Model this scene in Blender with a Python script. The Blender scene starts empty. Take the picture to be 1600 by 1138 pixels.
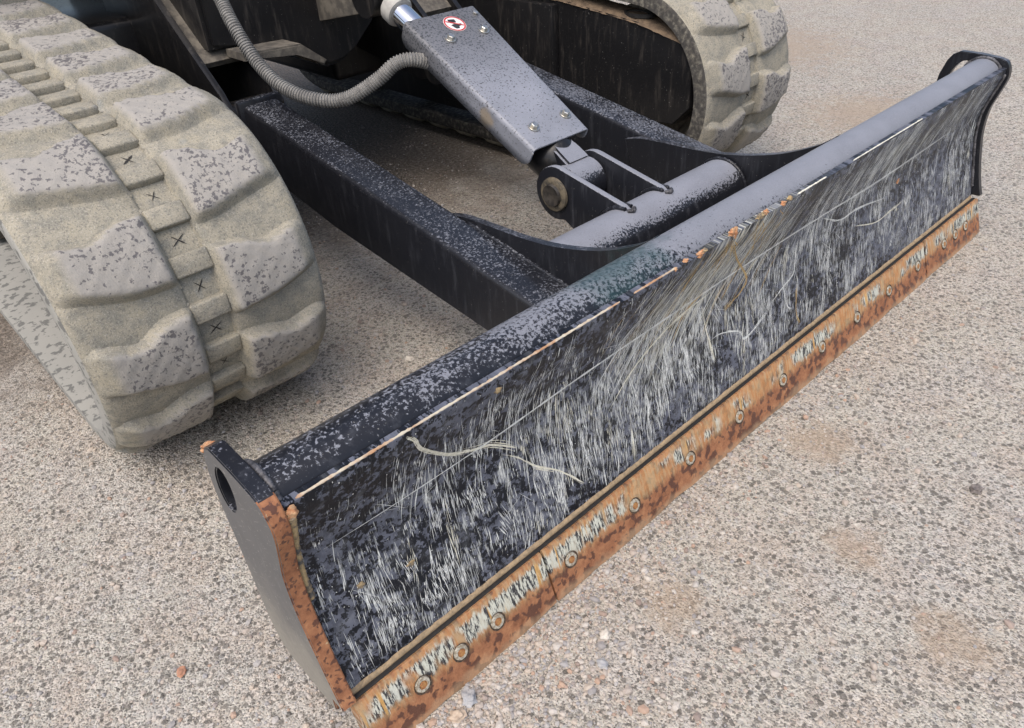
import bpy, bmesh, math, random
import numpy as np
from mathutils import Vector, Matrix, Quaternion

random.seed(7); rng = np.random.default_rng(7)
scene = bpy.context.scene
col = scene.collection
W = 1.974                       # blade width, metres; X along the blade, Y towards the machine, Z up
CX = W / 2

# ------------------------------------------------------------------ camera
cam = bpy.data.cameras.new('camera'); cam_ob = bpy.data.objects.new('camera', cam); col.objects.link(cam_ob)
O = Vector((-0.1648, -0.4964, 0.9462))
r_ = Vector((0.72174, -0.68978, -0.05734)); u_ = Vector((0.44301, 0.39671, 0.80397)); f_ = Vector((0.53181, 0.60566, -0.59190))
m = Matrix((( r_.x, u_.x, -f_.x, O.x), (r_.y, u_.y, -f_.y, O.y), (r_.z, u_.z, -f_.z, O.z), (0, 0, 0, 1)))
cam_ob.matrix_world = m
cam.sensor_width = 36; cam.lens = 36 * 1162.5 / 1600; cam.shift_y = 18.19 / 1600
cam.clip_start = .02; cam.clip_end = 500
scene.camera = cam_ob

# ------------------------------------------------------------------ sky, sun, exposure
SUN_EL, SUN_AZ = math.radians(60), math.radians(243)        # azimuth measured from +Y towards +X
world = bpy.data.worlds.new('World'); scene.world = world; world.use_nodes = True
wn = world.node_tree.nodes; wl = world.node_tree.links; wn.clear()
sky = wn.new('ShaderNodeTexSky'); sky.sky_type = 'NISHITA'; sky.sun_disc = False
sky.sun_elevation = SUN_EL; sky.sun_rotation = SUN_AZ; sky.dust_density = 5; sky.air_density = 1.0; sky.ozone_density = .7
bg = wn.new('ShaderNodeBackground'); bg.inputs[1].default_value = .15
wo = wn.new('ShaderNodeOutputWorld'); wl.new(sky.outputs[0], bg.inputs[0]); wl.new(bg.outputs[0], wo.inputs[0])
sd = bpy.data.lights.new('sun', 'SUN'); sd.energy = .9; sd.angle = math.radians(60); sd.color = (1, .98, .955)
so = bpy.data.objects.new('sun', sd); col.objects.link(so)
sdir = Vector((math.sin(SUN_AZ) * math.cos(SUN_EL), math.cos(SUN_AZ) * math.cos(SUN_EL), math.sin(SUN_EL)))
so.rotation_euler = sdir.to_track_quat('Z', 'Y').to_euler(); so.location = (-3, -3, 5)
vs = scene.view_settings; vs.view_transform = 'Standard'; vs.look = 'None'; vs.gamma = 1; vs.exposure = 0.58
scene.render.engine = 'CYCLES'

# ------------------------------------------------------------------ node helper
class NT:
    def __init__(s, name):
        s.m = bpy.data.materials.new(name); s.m.use_nodes = True
        s.t = s.m.node_tree; s.t.nodes.clear()
    def node(s, typ, ins=None, **kw):
        n = s.t.nodes.new(typ)
        for k, v in kw.items(): setattr(n, k, v)
        for k, v in (ins or {}).items(): s.put(n.inputs[k], v)
        return n
    def put(s, sock, v):
        if v is None: return
        if isinstance(v, bpy.types.NodeSocket): s.t.links.new(v, sock); return
        if isinstance(v, (tuple, list)) and sock.type == 'RGBA' and len(v) == 3: v = (*v, 1)
        sock.default_value = v
    def obj(s): return s.node('ShaderNodeTexCoord').outputs['Object']
    def uv(s): return s.node('ShaderNodeUVMap', uv_map='UVMap').outputs[0]
    def pos(s): return s.node('ShaderNodeNewGeometry').outputs['Position']
    def normz(s): return s.sep(s.node('ShaderNodeNewGeometry').outputs['Normal'])[2]
    def rnd(s): return s.node('ShaderNodeObjectInfo').outputs['Random']
    def attr(s, n): return s.node('ShaderNodeAttribute', attribute_name=n).outputs['Fac']
    def sep(s, v):
        n = s.node('ShaderNodeSeparateXYZ', {0: v}); return n.outputs
    def xyz(s, x, y, z): return s.node('ShaderNodeCombineXYZ', {0: x, 1: y, 2: z}).outputs[0]
    def scl(s, v, sc, off=(0, 0, 0)): return s.node('ShaderNodeMapping', {0: v, 1: off, 3: sc}).outputs[0]
    def noise(s, v, scale, detail=3, rough=.55, dist=0, dims='3D'):
        return s.node('ShaderNodeTexNoise', {'Vector': v, 'Scale': scale, 'Detail': detail, 'Roughness': rough, 'Distortion': dist}, noise_dimensions=dims).outputs['Fac']
    def noisec(s, v, scale, detail=2):
        return s.node('ShaderNodeTexNoise', {'Vector': v, 'Scale': scale, 'Detail': detail}).outputs['Color']
    def vor(s, v, scale, out='Distance', feature='F1', rand=1):
        return s.node('ShaderNodeTexVoronoi', {'Vector': v, 'Scale': scale, 'Randomness': rand}, feature=feature).outputs[out]
    def mr(s, v, a, b, c=0., d=1., smooth=True):
        return s.node('ShaderNodeMapRange', {0: v, 1: a, 2: b, 3: c, 4: d}, interpolation_type='SMOOTHSTEP' if smooth else 'LINEAR').outputs[0]
    def math(s, op, a, b=None, clamp=False):
        n = s.node('ShaderNodeMath', {0: a}, operation=op, use_clamp=clamp)
        if b is not None: s.put(n.inputs[1], b)
        return n.outputs[0]
    def mul(s, a, b): return s.math('MULTIPLY', a, b)
    def add(s, a, b): return s.math('ADD', a, b)
    def sub(s, a, b): return s.math('SUBTRACT', a, b)
    def vadd(s, a, b): return s.node('ShaderNodeVectorMath', {0: a, 1: b}, operation='ADD').outputs[0]
    def vscale(s, a, k):
        n = s.node('ShaderNodeVectorMath', {0: a}, operation='SCALE'); s.put(n.inputs['Scale'], k); return n.outputs[0]
    def mix(s, f, a, b, blend='MIX'):
        n = s.node('ShaderNodeMix', data_type='RGBA', blend_type=blend)
        s.put(n.inputs[0], f); s.put(n.inputs[6], a); s.put(n.inputs[7], b); return n.outputs[2]
    def ramp(s, f, stops, interp='LINEAR'):
        n = s.node('ShaderNodeValToRGB', {0: f}); e = n.color_ramp; e.interpolation = interp
        while len(e.elements) < len(stops): e.elements.new(.5)
        for el, (p, c) in zip(e.elements, stops): el.position = p; el.color = (*c, 1)
        return n.outputs[0]
    def bump(s, h, strength=.5, dist=.002, normal=None):
        n = s.node('ShaderNodeBump', {'Height': h, 'Strength': strength, 'Distance': dist})
        if normal is not None: s.put(n.inputs['Normal'], normal)
        return n.outputs[0]
    def out(s, color, rough=.6, metal=0., spec=.5, normal=None, coat=None):
        p = s.node('ShaderNodeBsdfPrincipled', {'Base Color': color, 'Roughness': rough, 'Metallic': metal, 'Specular IOR Level': spec})
        if normal is not None: s.put(p.inputs['Normal'], normal)
        o = s.node('ShaderNodeOutputMaterial'); s.t.links.new(p.outputs[0], o.inputs[0]); return s.m

M = {}
# gravelly, rain-spotted yard surface
def mat_ground():
    n = NT('gravel_yard'); p = n.pos()
    N2 = lambda sc, d=3, r=.6, v=None: n.noise(v if v is not None else p, sc, d, r, dims='2D')
    V2 = lambda v, sc: n.node('ShaderNodeTexVoronoi', {'Vector': v, 'Scale': sc}, voronoi_dimensions='2D')
    wp = n.vadd(p, n.vscale(n.noisec(p, 140), .005))
    big = N2(1.3, 4); mid = N2(9, 4); fine = N2(330, 2); coarse = N2(26, 4, .7)
    v1 = V2(wp, 88.); r1 = n.sep(v1.outputs['Color'])[0]
    v2 = V2(wp, 230.); r2 = n.sep(v2.outputs['Color'])[1]
    base = n.mix(n.mr(big, .35, .65), (.43, .408, .342), (.398, .385, .335))
    base = n.mix(n.mul(n.mr(mid, .40, .68), .65), base, (.375, .32, .262))
    base = n.mix(n.mul(n.mr(N2(3.3, 5, .65), .48, .66), .45), base, (.40, .385, .365))
    st1 = n.ramp(r1, [(0, (.56, .50, .44)), (.3, (.42, .37, .33)), (.45, (.50, .47, .44)), (.60, (.38, .38, .375)), (.74, (.60, .565, .51)), (.86, (.30, .295, .285)), (.95, (.22, .21, .20))], 'CONSTANT')
    st2 = n.ramp(r2, [(0, (.56, .50, .44)), (.30, (.38, .32, .27)), (.5, (.64, .59, .54)), (.72, (.33, .30, .28)), (.88, (.20, .18, .165))], 'CONSTANT')
    m1 = n.mr(v1.outputs['Distance'], .30, .46, 1, 0)
    c = n.mix(n.mul(n.mr(fine, .30, .62), .5), base, st2)
    c = n.mix(n.mul(m1, n.mr(N2(34, 3), .40, .64, 0, .55)), c, st1)
    # rain spots: small dark wet blots
    wq = n.vadd(p, n.vscale(n.noisec(p, 250), .006))
    v3 = V2(wq, 92.); r3 = n.sep(v3.outputs['Color'])[2]
    spot = n.mul(n.mr(v3.outputs['Distance'], n.add(n.mul(r3, .48), -.10), n.add(n.mul(r3, .48), .0), 1, 0), n.mr(r3, .46, .52))
    v4 = V2(n.vadd(wq, (3.1, 1.7, 0)), 240.); r4 = n.sep(v4.outputs['Color'])[0]
    spot2 = n.mul(n.mr(v4.outputs['Distance'], .30, .42, 1, 0), n.mr(r4, .55, .61))
    wet = n.math('MAXIMUM', n.mul(spot, n.mr(coarse, .3, .6, .55, 1)), n.mul(spot2, .75))
    c = n.mix(n.mul(wet, .80), c, n.mix(.45, c, (.098, .086, .074), 'MIX'))
    c = n.mix(n.mul(wet, .74), c, (.098, .090, .078))
    # sandy dirt patches
    pm = None
    for (x, y, r) in ((.921, -.098, .075), (.729, -.261, .055), (.669, -.439, .07), (2.75, .62, .35), (3.4, 1.6, .6), (.02, -.12, .10), (.45, -.13, .06)):
        d = n.node('ShaderNodeVectorMath', {0: p, 1: (x, y, 0)}, operation='DISTANCE').outputs['Value']
        d = n.add(d, n.mul(n.sub(coarse, .5), r * 1.6))
        k = n.mr(d, r * .3, r * 1.05, 1, 0)
        pm = k if pm is None else n.math('MAXIMUM', pm, k)
    c = n.mix(n.mul(pm, .60), c, n.mix(fine, (.40, .315, .23), (.30, .225, .16)))
    # soil under the machine, colour darkened to include shade from the house above
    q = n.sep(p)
    soil_shade = n.mul(n.mr(n.add(q[1], n.mul(n.sub(mid, .5), .6)), 1.0, 1.6), n.mr(q[0], 1.75, 2.0, 1, 0))
    c = n.mix(n.mul(soil_shade, .9), c, n.mix(n.mr(N2(90, 4), .4, .65), (.10, .083, .066), (.22, .185, .15)))
    h = n.add(n.mul(m1, .6), n.add(n.mul(N2(150, 4, .65), .9), n.mul(n.mr(v2.outputs['Distance'], .2, .6, 1, 0), .5)))
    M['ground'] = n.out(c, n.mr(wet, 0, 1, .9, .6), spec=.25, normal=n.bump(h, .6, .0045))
mat_ground()

# satin black paint: dry dusty film, bluish sky reflection tinted in, on faces that look up, black where rain drops sit
def mat_paint(name, dust=(.22, .232, .268), thr=(.5, .5), base=(.013, .014, .018), film=1., green=False, scale=170., kn=.55):
    n = NT(name); p = n.pos(); nz = n.normz(); q = n.sep(p)
    up = n.mr(nz, .30, .85)
    wp = n.vadd(p, n.vscale(n.noisec(p, 260), .004))
    a = n.noise(wp, scale, 4, .68); b = n.noise(p, 9, 3, .6); f = n.noise(p, 420, 2)
    t = n.add(n.add(a, n.mul(n.sub(b, .5), .34)), n.mul(n.sub(n.math('MINIMUM', nz, .93), .93), kn))
    th = n.mr(q[0], .1, 1.3, thr[0], thr[1], False)
    dry = n.mr(n.sub(t, th), -.035, .03)
    drymix = n.mul(n.mul(dry, n.mr(nz, .0, .25)), film)
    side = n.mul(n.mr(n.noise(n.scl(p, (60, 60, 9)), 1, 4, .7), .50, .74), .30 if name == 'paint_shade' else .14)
    speck = n.mul(n.mr(n.noise(p, 240, 2), .71, .76), .4)
    scuff = n.mul(n.mr(n.noise(n.scl(p, (1, 1, .3)), 34, 4, .7), .70, .76), .5)
    dd = n.mix(n.mul(f, n.mr(b, .3, .7, .4, 1)), dust, tuple(x * .55 for x in dust))
    c = n.mix(n.math('MAXIMUM', drymix, side), base, dd)
    c = n.mix(n.math('MAXIMUM', speck, n.mul(scuff, .35)), c, (.42, .41, .38))
    if green:
        d = n.node('ShaderNodeVectorMath', {0: p, 1: (.585, .16, .40)}, operation='DISTANCE').outputs['Value']
        k = n.mul(n.mr(n.add(d, n.mul(n.sub(n.noise(p, 30, 4, .7), .5), .16)), .05, .15, 1, 0), .75)
        c = n.mix(k, c, n.mix(n.mr(a, .45, .6), (.016, .045, .048), (.045, .09, .095)))
    h = n.add(n.mul(n.noise(p, 55, 3), .5), n.mul(drymix, .12))
    M[name] = n.out(c, n.add(n.mul(dry, .22), .28), spec=.40, normal=n.bump(h, .18, .002))
mat_paint('paint', thr=(.625, .535), green=True, dust=(.18, .192, .222), scale=210.)
mat_paint('paint_tube', thr=(.58, .20), green=True, dust=(.24, .253, .288), scale=210., kn=.32)
mat_paint('paint_dry', thr=(.34, .30), dust=(.255, .268, .305), scale=230., kn=.75)
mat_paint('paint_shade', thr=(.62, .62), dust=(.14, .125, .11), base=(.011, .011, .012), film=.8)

def mat_cover():
    n = NT('cover_paint'); p = n.pos()
    wp = n.vadd(p, n.vscale(n.noisec(p, 200), .003))
    y = n.sep(p)[1]
    t = n.mr(y, .62, 1.0, .355, .455, False)
    a = n.noise(wp, 210, 2, .6)
    dark = n.mr(n.sub(t, a), -.02, .03)
    big = n.noise(p, 9, 4, .65)
    c = n.mix(n.mr(big, .35, .7), (.20, .212, .243), (.25, .263, .30))
    c = n.mix(n.mr(y, .72, 1.0, 0, .75), c, (.085, .085, .085))
    c = n.mix(n.mul(dark, .85), c, (.018, .019, .023))
    d = n.node('ShaderNodeVectorMath', {0: p, 1: (.903, .745, .44)}, operation='DISTANCE').outputs['Value']
    k = n.mr(n.add(d, n.mul(n.sub(n.noise(p, 60, 3), .5), .03)), .012, .03, 1, 0)
    c = n.mix(n.mul(k, .7), c, (.30, .24, .16))
    c = n.mix(n.mul(n.mr(n.noise(p, 300, 2), .69, .75), .5), c, (.5, .48, .45))
    M['cover'] = n.out(c, .42, spec=.5, normal=n.bump(n.noise(p, 40, 3), .12, .002))
mat_cover()

def mat_moldboard():
    n = NT('scratched_moldboard'); uv = n.uv(); p = n.pos(); q = n.sep(uv)
    wu = n.vadd(uv, n.vscale(n.noisec(p, 110), .007))
    a = n.noise(wu, 120, 4, .62); b = n.noise(uv, 6, 3)
    dry = n.mr(n.add(a, n.mul(n.sub(b, .5), .5)), .485, .525)
    c = n.mix(n.mul(dry, n.mr(n.noise(uv, 60, 3), .3, .65, .45, 1.)), (.009, .011, .016), (.12, .132, .168))
    c = n.mix(n.mul(n.mr(n.noise(uv, 24, 5, .68), .50, .74), n.mr(q[0], .2, 1.2, .35, .6)), c, (.22, .235, .255))
    # flaked rubbing marks running down the plate, leaning over to the right
    lean = n.mul(n.mr(q[0], .4, 1.4, .04, .55), n.mr(q[1], .04, .20, 1., .25))
    sl = n.add(q[0], n.mul(q[1], lean))
    s1 = n.noise(n.xyz(n.mul(sl, 430.), n.mul(q[1], 30.), 0), 1, 5, .66)
    s2 = n.noise(n.xyz(n.mul(sl, 560.), n.mul(q[1], 30.), 4.), 1, 4, .65)
    area = n.mul(n.mr(n.noise(uv, 15, 4, .6), .38, .64), n.mr(q[1], .0, .10, .35, 1))
    lowr = n.mr(q[0], .1, .6, .75, 1.)
    fine = n.mul(n.mr(n.add(s1, n.mul(n.sub(area, .6), .16)), .572, .625), lowr)
    fine2 = n.mul(n.mr(s2, .57, .66), n.mul(n.mr(q[0], .2, 1.1, .35, .9), n.mr(n.noise(uv, 9, 3), .3, .6)))
    c = n.mix(n.mul(fine2, .62), c, (.30, .315, .32))
    c = n.mix(n.mul(fine, .88), c, n.mix(n.noise(uv, 200), (.40, .43, .43), (.60, .62, .60)))
    # ochre smear through the middle of the plate
    e = n.add(n.math('ABSOLUTE', n.sub(q[0], n.add(.80, n.mul(n.sub(.06, q[1]), 1.2)))), n.mul(n.noise(uv, 12, 3), .2))
    oc = n.mul(n.mul(n.mr(e, .10, .34, 1, 0), n.mr(q[1], .12, .26, 1, 0)), n.mr(n.noise(n.xyz(n.mul(n.add(q[0], n.mul(q[1], .8)), 170.), n.mul(q[1], 20.), 0), 1, 5, .68), .46, .60))
    c = n.mix(n.mul(oc, .92), c, n.mix(n.mr(n.noise(uv, 30, 3), .4, .65), (.60, .62, .57), (.58, .56, .46)))
    pn = n.mul(n.mr(n.noise(n.scl(uv, (40, 40, 40)), 1, 4, .7), .71, .75), .5)
    c = n.mix(pn, c, (.28, .23, .15))
    M['moldboard'] = n.out(c, n.add(n.mul(dry, .18), .38), spec=.2, normal=n.bump(n.add(n.noise(uv, 60, 3), n.mul(fine, .6)), .25, .0016))
mat_moldboard()

def rust_nodes(n, p, wp, bs=64, bt=.51):
    a = n.noise(wp, 48, 5, .68)
    c = n.ramp(a, [(.3, (.17, .070, .035)), (.46, (.285, .125, .062)), (.62, (.37, .175, .085)), (.78, (.41, .245, .13))])
    c = n.mix(n.mul(n.mr(n.noise(p, 210, 3), .45, .7), .45), c, (.24, .10, .05))
    v = n.noise(n.vadd(wp, n.vscale(n.noisec(p, 110), .007)), bs, 2, .5)
    wet = n.mr(v, bt, bt + .06)
    c = n.mix(n.mul(wet, .88), c, n.mix(n.noise(p, 120), (.066, .030, .023), (.105, .047, .034)))
    return c, wet

def mat_rust():
    n = NT('bare_rust'); p = n.pos()
    c, wet = rust_nodes(n, p, p, 125, .55)
    k = n.mr(n.noise(p, 75, 4, .65), .66, .72)
    c = n.mix(n.mul(k, .8), c, (.55, .43, .26))
    M['rust'] = n.out(c, n.mr(wet, 0, 1, .8, .4), spec=.4, normal=n.bump(n.noise(p, 170, 4, .65), .5, .002))
mat_rust()

def mat_edge():
    n = NT('worn_cutting_edge'); uv = n.uv(); p = n.pos(); q = n.sep(uv)
    c, wet = rust_nodes(n, p, p)
    wv = n.add(q[1], n.mul(n.sub(n.noise(n.xyz(n.mul(q[0], 95.), n.mul(q[1], 2.2), 0), 1, 5, .7), .5), .42))
    lo = n.mr(q[0], .35, .75, .56, .62)
    band = n.mul(n.mr(wv, n.sub(lo, .05), n.add(lo, .05)), n.mr(wv, .86, .95, 1, 0))
    patch = n.mr(n.add(n.noise(n.xyz(n.mul(q[0], 17.), n.mul(q[1], .6), 2.), 1, 3, .6), n.add(n.mr(q[0], .25, .7, .10, -.01), n.mr(q[0], 1.3, 1.6, 0, .1))), .45, .57)
    pb = n.mul(band, patch)
    halo = n.mul(n.mr(wv, n.sub(lo, .18), n.add(lo, .02)), n.mr(wv, .95, 1.05, 1, .2))
    c = n.mix(n.mul(halo, .62), c, n.mix(n.mr(n.noise(n.xyz(n.mul(q[0], 130.), n.mul(q[1], 2.), 0), 1, 3), .4, .6), (.47, .35, .19), (.44, .23, .09)))
    st = n.noise(n.xyz(n.mul(q[0], 260.), n.mul(q[1], 4.5), 1.), 1, 5, .72)
    st2 = n.noise(n.xyz(n.mul(q[0], 42.), n.mul(q[1], 1.2), 7.), 1, 3, .6)
    cream = n.mix(n.noise(p, 60), (.52, .52, .42), (.46, .49, .46))
    c2 = n.mix(n.mr(st, .46, .54), n.mix(n.mr(st2, .38, .46), (.45, .44, .36), (.03, .03, .034)), cream)
    run = n.mr(n.noise(n.xyz(n.mul(q[0], 75.), n.mul(q[1], .4), 9.), 1, 2, .5), .60, .66)
    c2 = n.mix(n.mul(run, .85), c2, (.50, .29, .09))
    c = n.mix(pb, c, c2)
    # dried soil along the lower lip
    low = n.mul(n.mr(n.add(q[1], n.mul(n.sub(n.noise(p, 40, 3), .5), .35)), .03, .20, 1, 0), .5)
    c = n.mix(low, c, n.mix(n.noise(p, 200), (.50, .36, .22), (.40, .27, .16)))
    M['edge'] = n.out(c, n.mr(wet, 0, 1, .78, .42), spec=.4, normal=n.bump(n.add(n.noise(p, 190, 5, .7), n.mul(pb, .3)), .7, .002))
mat_edge()

def mat_rubber(name, tops=True, dark=0.):
    n = NT(name); p = n.pos()
    a = n.noise(p, 9, 4, .6); b = n.noise(p, 45, 4, .65); f = n.noise(p, 330, 3, .6)
    c = n.mix(n.mr(a, .35, .65), (.285, .266, .212), (.34, .315, .25))
    c = n.mix(n.mul(n.mr(b, .42, .66), .75), c, (.20, .198, .172))
    c = n.mix(n.mul(n.mr(n.noise(p, 17, 3), .55, .7), .5), c, (.36, .325, .24))
    c = n.mix(n.mul(n.mr(n.noise(p, 13, 2), .66, .74), .35), c, (.25, .28, .295))
    c = n.mix(n.mul(n.mr(f, .52, .64), .65), c, (.13, .125, .112))
    c = n.mix(n.mul(n.mr(n.noise(p, 560, 2), .56, .66), .5), c, (.47, .45, .40))
    c = n.mix(n.mul(n.mr(n.noise(p, 120, 3, .6), .56, .70), .45), c, (.16, .155, .138))
    wet = None
    if tops:
        t = n.attr('top')
        c = n.mix(n.mul(t, .8), c, n.mix(f, (.295, .283, .265), (.36, .345, .322)))
        wq = n.vadd(p, n.vscale(n.noisec(p, 230), .005))
        s = n.noise(wq, 135, 2.5, .6); big = n.noise(p, 9, 2)
        wet = n.mul(n.mr(n.add(s, n.mul(n.sub(big, .5), .45)), .55, .595), n.mr(t, .70, .95))
        c = n.mix(n.mul(wet, .85), c, (.095, .09, .096))
    if dark: c = n.mix(n.mul(n.mr(n.noise(p, 70, 4), .12, .60), dark), c, (.045, .043, .042))
    h = n.add(n.mul(b, .6), n.mul(f, .35))
    M[name] = n.out(c, .85 if wet is None else n.mr(wet, 0, 1, .88, .5), spec=.25, normal=n.bump(h, .6, .003))
mat_rubber('rubber'); mat_rubber('rubber_side', False, .95)

def mat_sidewall():
    n = NT('spotted_sidewall'); p = n.pos()
    a = n.noise(p, 12, 3); c = n.mix(a, (.27, .27, .25), (.35, .345, .315))
    s = n.mr(n.noise(n.vadd(p, n.vscale(n.noisec(p, 150), .006)), 48, 3, .6), .53, .60)
    c = n.mix(n.mul(s, .75), c, (.095, .097, .094))
    M['sidewall'] = n.out(c, .8, spec=.25, normal=n.bump(a, .3, .002))
mat_sidewall()

def mat_simple(name, c1, c2, rough=.5, metal=0., scale=60, bump=.2, spec=.5):
    n = NT(name); p = n.obj(); a = n.noise(p, scale, 4, .62)
    M[name] = n.out(n.mix(n.mr(a, .38, .64), c1, c2), rough, metal, spec, n.bump(n.noise(p, scale * 2.2, 3), bump, .0015))
mat_simple('scratch', (.52, .55, .55), (.74, .76, .73), .75, 0, 300)
mat_simple('scratch_tan', (.58, .57, .46), (.70, .69, .60), .8, 0, 200)
mat_simple('scratch_ochre', (.42, .27, .10), (.48, .38, .20), .8, 0, 160)
mat_simple('cream_line', (.50, .46, .36), (.38, .21, .11), .8, 0, 38, .5)
mat_simple('rust_flake', (.42, .19, .09), (.50, .32, .18), .85, 0, 150, .6)
mat_simple('soil', (.36, .27, .17), (.26, .20, .13), .95, 0, 160, .8, .2)
mat_simple('dusty_steel', (.085, .078, .068), (.16, .145, .12), .8, 0, 40, .4, .3)
mat_simple('dirty_top', (.19, .14, .095), (.12, .09, .065), .95, 0, 60, .8, .2)
mat_simple('hose', (.22, .217, .205), (.15, .147, .14), .7, 0, 50, .2, .3)
mat_simple('zinc', (.55, .54, .50), (.40, .38, .33), .32, .9, 120, .15)
mat_simple('chrome', (.80, .80, .82), (.72, .72, .75), .07, 1., 20, .02)
mat_simple('collar', (.42, .41, .38), (.32, .31, .29), .6, 0, 40)
mat_simple('black_gap', (.012, .011, .011), (.02, .018, .016), .7, 0, 100)
mat_simple('bolt_steel', (.52, .50, .42), (.26, .22, .16), .7, .1, 320, .5)
mat_simple('bolt_gap', (.035, .028, .022), (.11, .07, .045), .9, 0, 220, .5)
mat_simple('bolt_rust', (.38, .20, .07), (.30, .13, .05), .8, 0, 260, .5)
mat_simple('weld', (.42, .31, .16), (.09, .085, .08), .75, 0, 70, .6)
mat_simple('pin_steel', (.022, .020, .018), (.055, .048, .040), .5, 0, 70, .4)
mat_simple('boss_ring', (.15, .125, .085), (.05, .045, .036), .6, 0, 50, .5)
mat_simple('weld_black', (.03, .03, .034), (.12, .12, .13), .5, 0, 90, .6)
mat_simple('white_vinyl', (.74, .74, .72), (.66, .66, .64), .4, 0, 30, .02)
mat_simple('red_vinyl', (.52, .035, .035), (.44, .03, .03), .4, 0, 30, .02)
mat_simple('black_vinyl', (.02, .02, .02), (.035, .035, .035), .4, 0, 30, .02)
mat_simple('house_paint', (.45, .36, .10), (.42, .34, .10), .4, 0, 6, .05)
mat_simple('glass_dark', (.02, .025, .03), (.03, .035, .04), .05, 0, 6, .0)
def mat_pebble():
    n = NT('pebble'); r = n.attr('tone'); p = n.pos()
    c = n.ramp(r, [(0, (.50, .43, .36)), (.3, (.42, .37, .33)), (.5, (.56, .52, .47)), (.68, (.33, .33, .34)), (.82, (.26, .25, .25)), (.92, (.44, .30, .22)), (1, (.17, .16, .16))])
    c = n.mix(n.mul(n.noise(p, 400, 3), .4), c, (.30, .26, .22))
    M['pebble'] = n.out(c, .9, spec=.3, normal=n.bump(n.noise(p, 500, 2), .3, .001))
mat_pebble()
def mat_plate():
    n = NT('end_plate_face'); p = n.pos(); q = n.sep(p)
    a = n.noise(p, 25, 4, .6)
    c = n.mix(a, (.085, .086, .088), (.125, .125, .126))
    sc = n.mr(n.noise(n.scl(p, (1, 260, 26)), 1, 3, .6), .62, .70)
    sc2 = n.mr(n.noise(n.vadd(p, (0, .3, .2)), 190, 2), .66, .72)
    ln = n.mr(n.noise(n.scl(n.node('ShaderNodeMapping', {0: p, 2: (.6, 0, 0)}).outputs[0], (1, 30, 420)), 1, 2, .5), .66, .70)
    c = n.mix(n.mul(ln, .35), c, (.34, .33, .31))
    c = n.mix(n.mul(sc, n.mr(q[2], .2, .38, .7, .25)), c, (.36, .35, .33))
    c = n.mix(n.mul(sc2, .6), c, (.4, .38, .34))
    dirt = n.mr(n.add(q[2], n.mul(n.sub(n.noise(p, 30, 4), .5), .14)), .09, .27, 1, 0)
    c = n.mix(n.mul(dirt, .8), c, n.mix(n.noise(p, 150), (.36, .335, .28), (.20, .19, .165)))
    M['plate'] = n.out(c, .5, spec=.5, normal=n.bump(a, .15, .002))
mat_plate()

# ------------------------------------------------------------------ mesh helpers
def link(name, me, mat, parent=None, smooth=None, tag=None):
    ob = bpy.data.objects.new(name, me); col.objects.link(ob)
    for mm in (mat if isinstance(mat, (list, tuple)) else [mat]):
        if len(me.materials) < (len(mat) if isinstance(mat, (list, tuple)) else 1): me.materials.append(M[mm])
    if parent is not None:
        ob.parent = parent
        ob.matrix_parent_inverse = parent_inv(parent)
    if tag:
        for k, v in tag.items(): ob[k] = v
    return ob
def parent_inv(p):
    mw = Matrix.Translation(p.location) @ p.rotation_euler.to_matrix().to_4x4()
    if p.parent is not None and p.parent.type == 'EMPTY':
        return mw.inverted()          # parts carry world coordinates, their own transform is identity
    return mw.inverted()
def smooth_by(me, deg=35):
    me.polygons.foreach_set('use_smooth', [True] * len(me.polygons))
    try: me.set_sharp_from_angle(angle=math.radians(deg))
    except Exception: pass
def from_bm(name, bm, mat, parent=None, deg=35, tag=None):
    bmesh.ops.recalc_face_normals(bm, faces=bm.faces[:])
    me = bpy.data.meshes.new(name); bm.to_mesh(me); bm.free()
    if deg: smooth_by(me, deg)
    return link(name, me, mat, parent, tag=tag)
def from_np(name, V, F, mat, parent=None, deg=40, tag=None, mi=None):
    me = bpy.data.meshes.new(name); me.from_pydata([tuple(v) for v in V], [], [tuple(f) for f in F])
    if mi is not None: me.polygons.foreach_set('material_index', mi)
    if deg: smooth_by(me, deg)
    return link(name, me, mat, parent, tag=tag)
def bm_box(bm, lo, hi, bev=0., seg=2, mat=None):
    vs = [bm.verts.new((x, y, z)) for z in (lo[2], hi[2]) for y in (lo[1], hi[1]) for x in (lo[0], hi[0])]
    fs = [bm.faces.new([vs[i] for i in f]) for f in ((0, 1, 3, 2), (4, 6, 7, 5), (0, 4, 5, 1), (2, 3, 7, 6), (0, 2, 6, 4), (1, 5, 7, 3))]
    if bev:
        es = list({e for f in fs for e in f.edges})
        bmesh.ops.bevel(bm, geom=es, offset=bev, segments=seg, affect='EDGES', profile=.5)
    return vs
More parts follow.
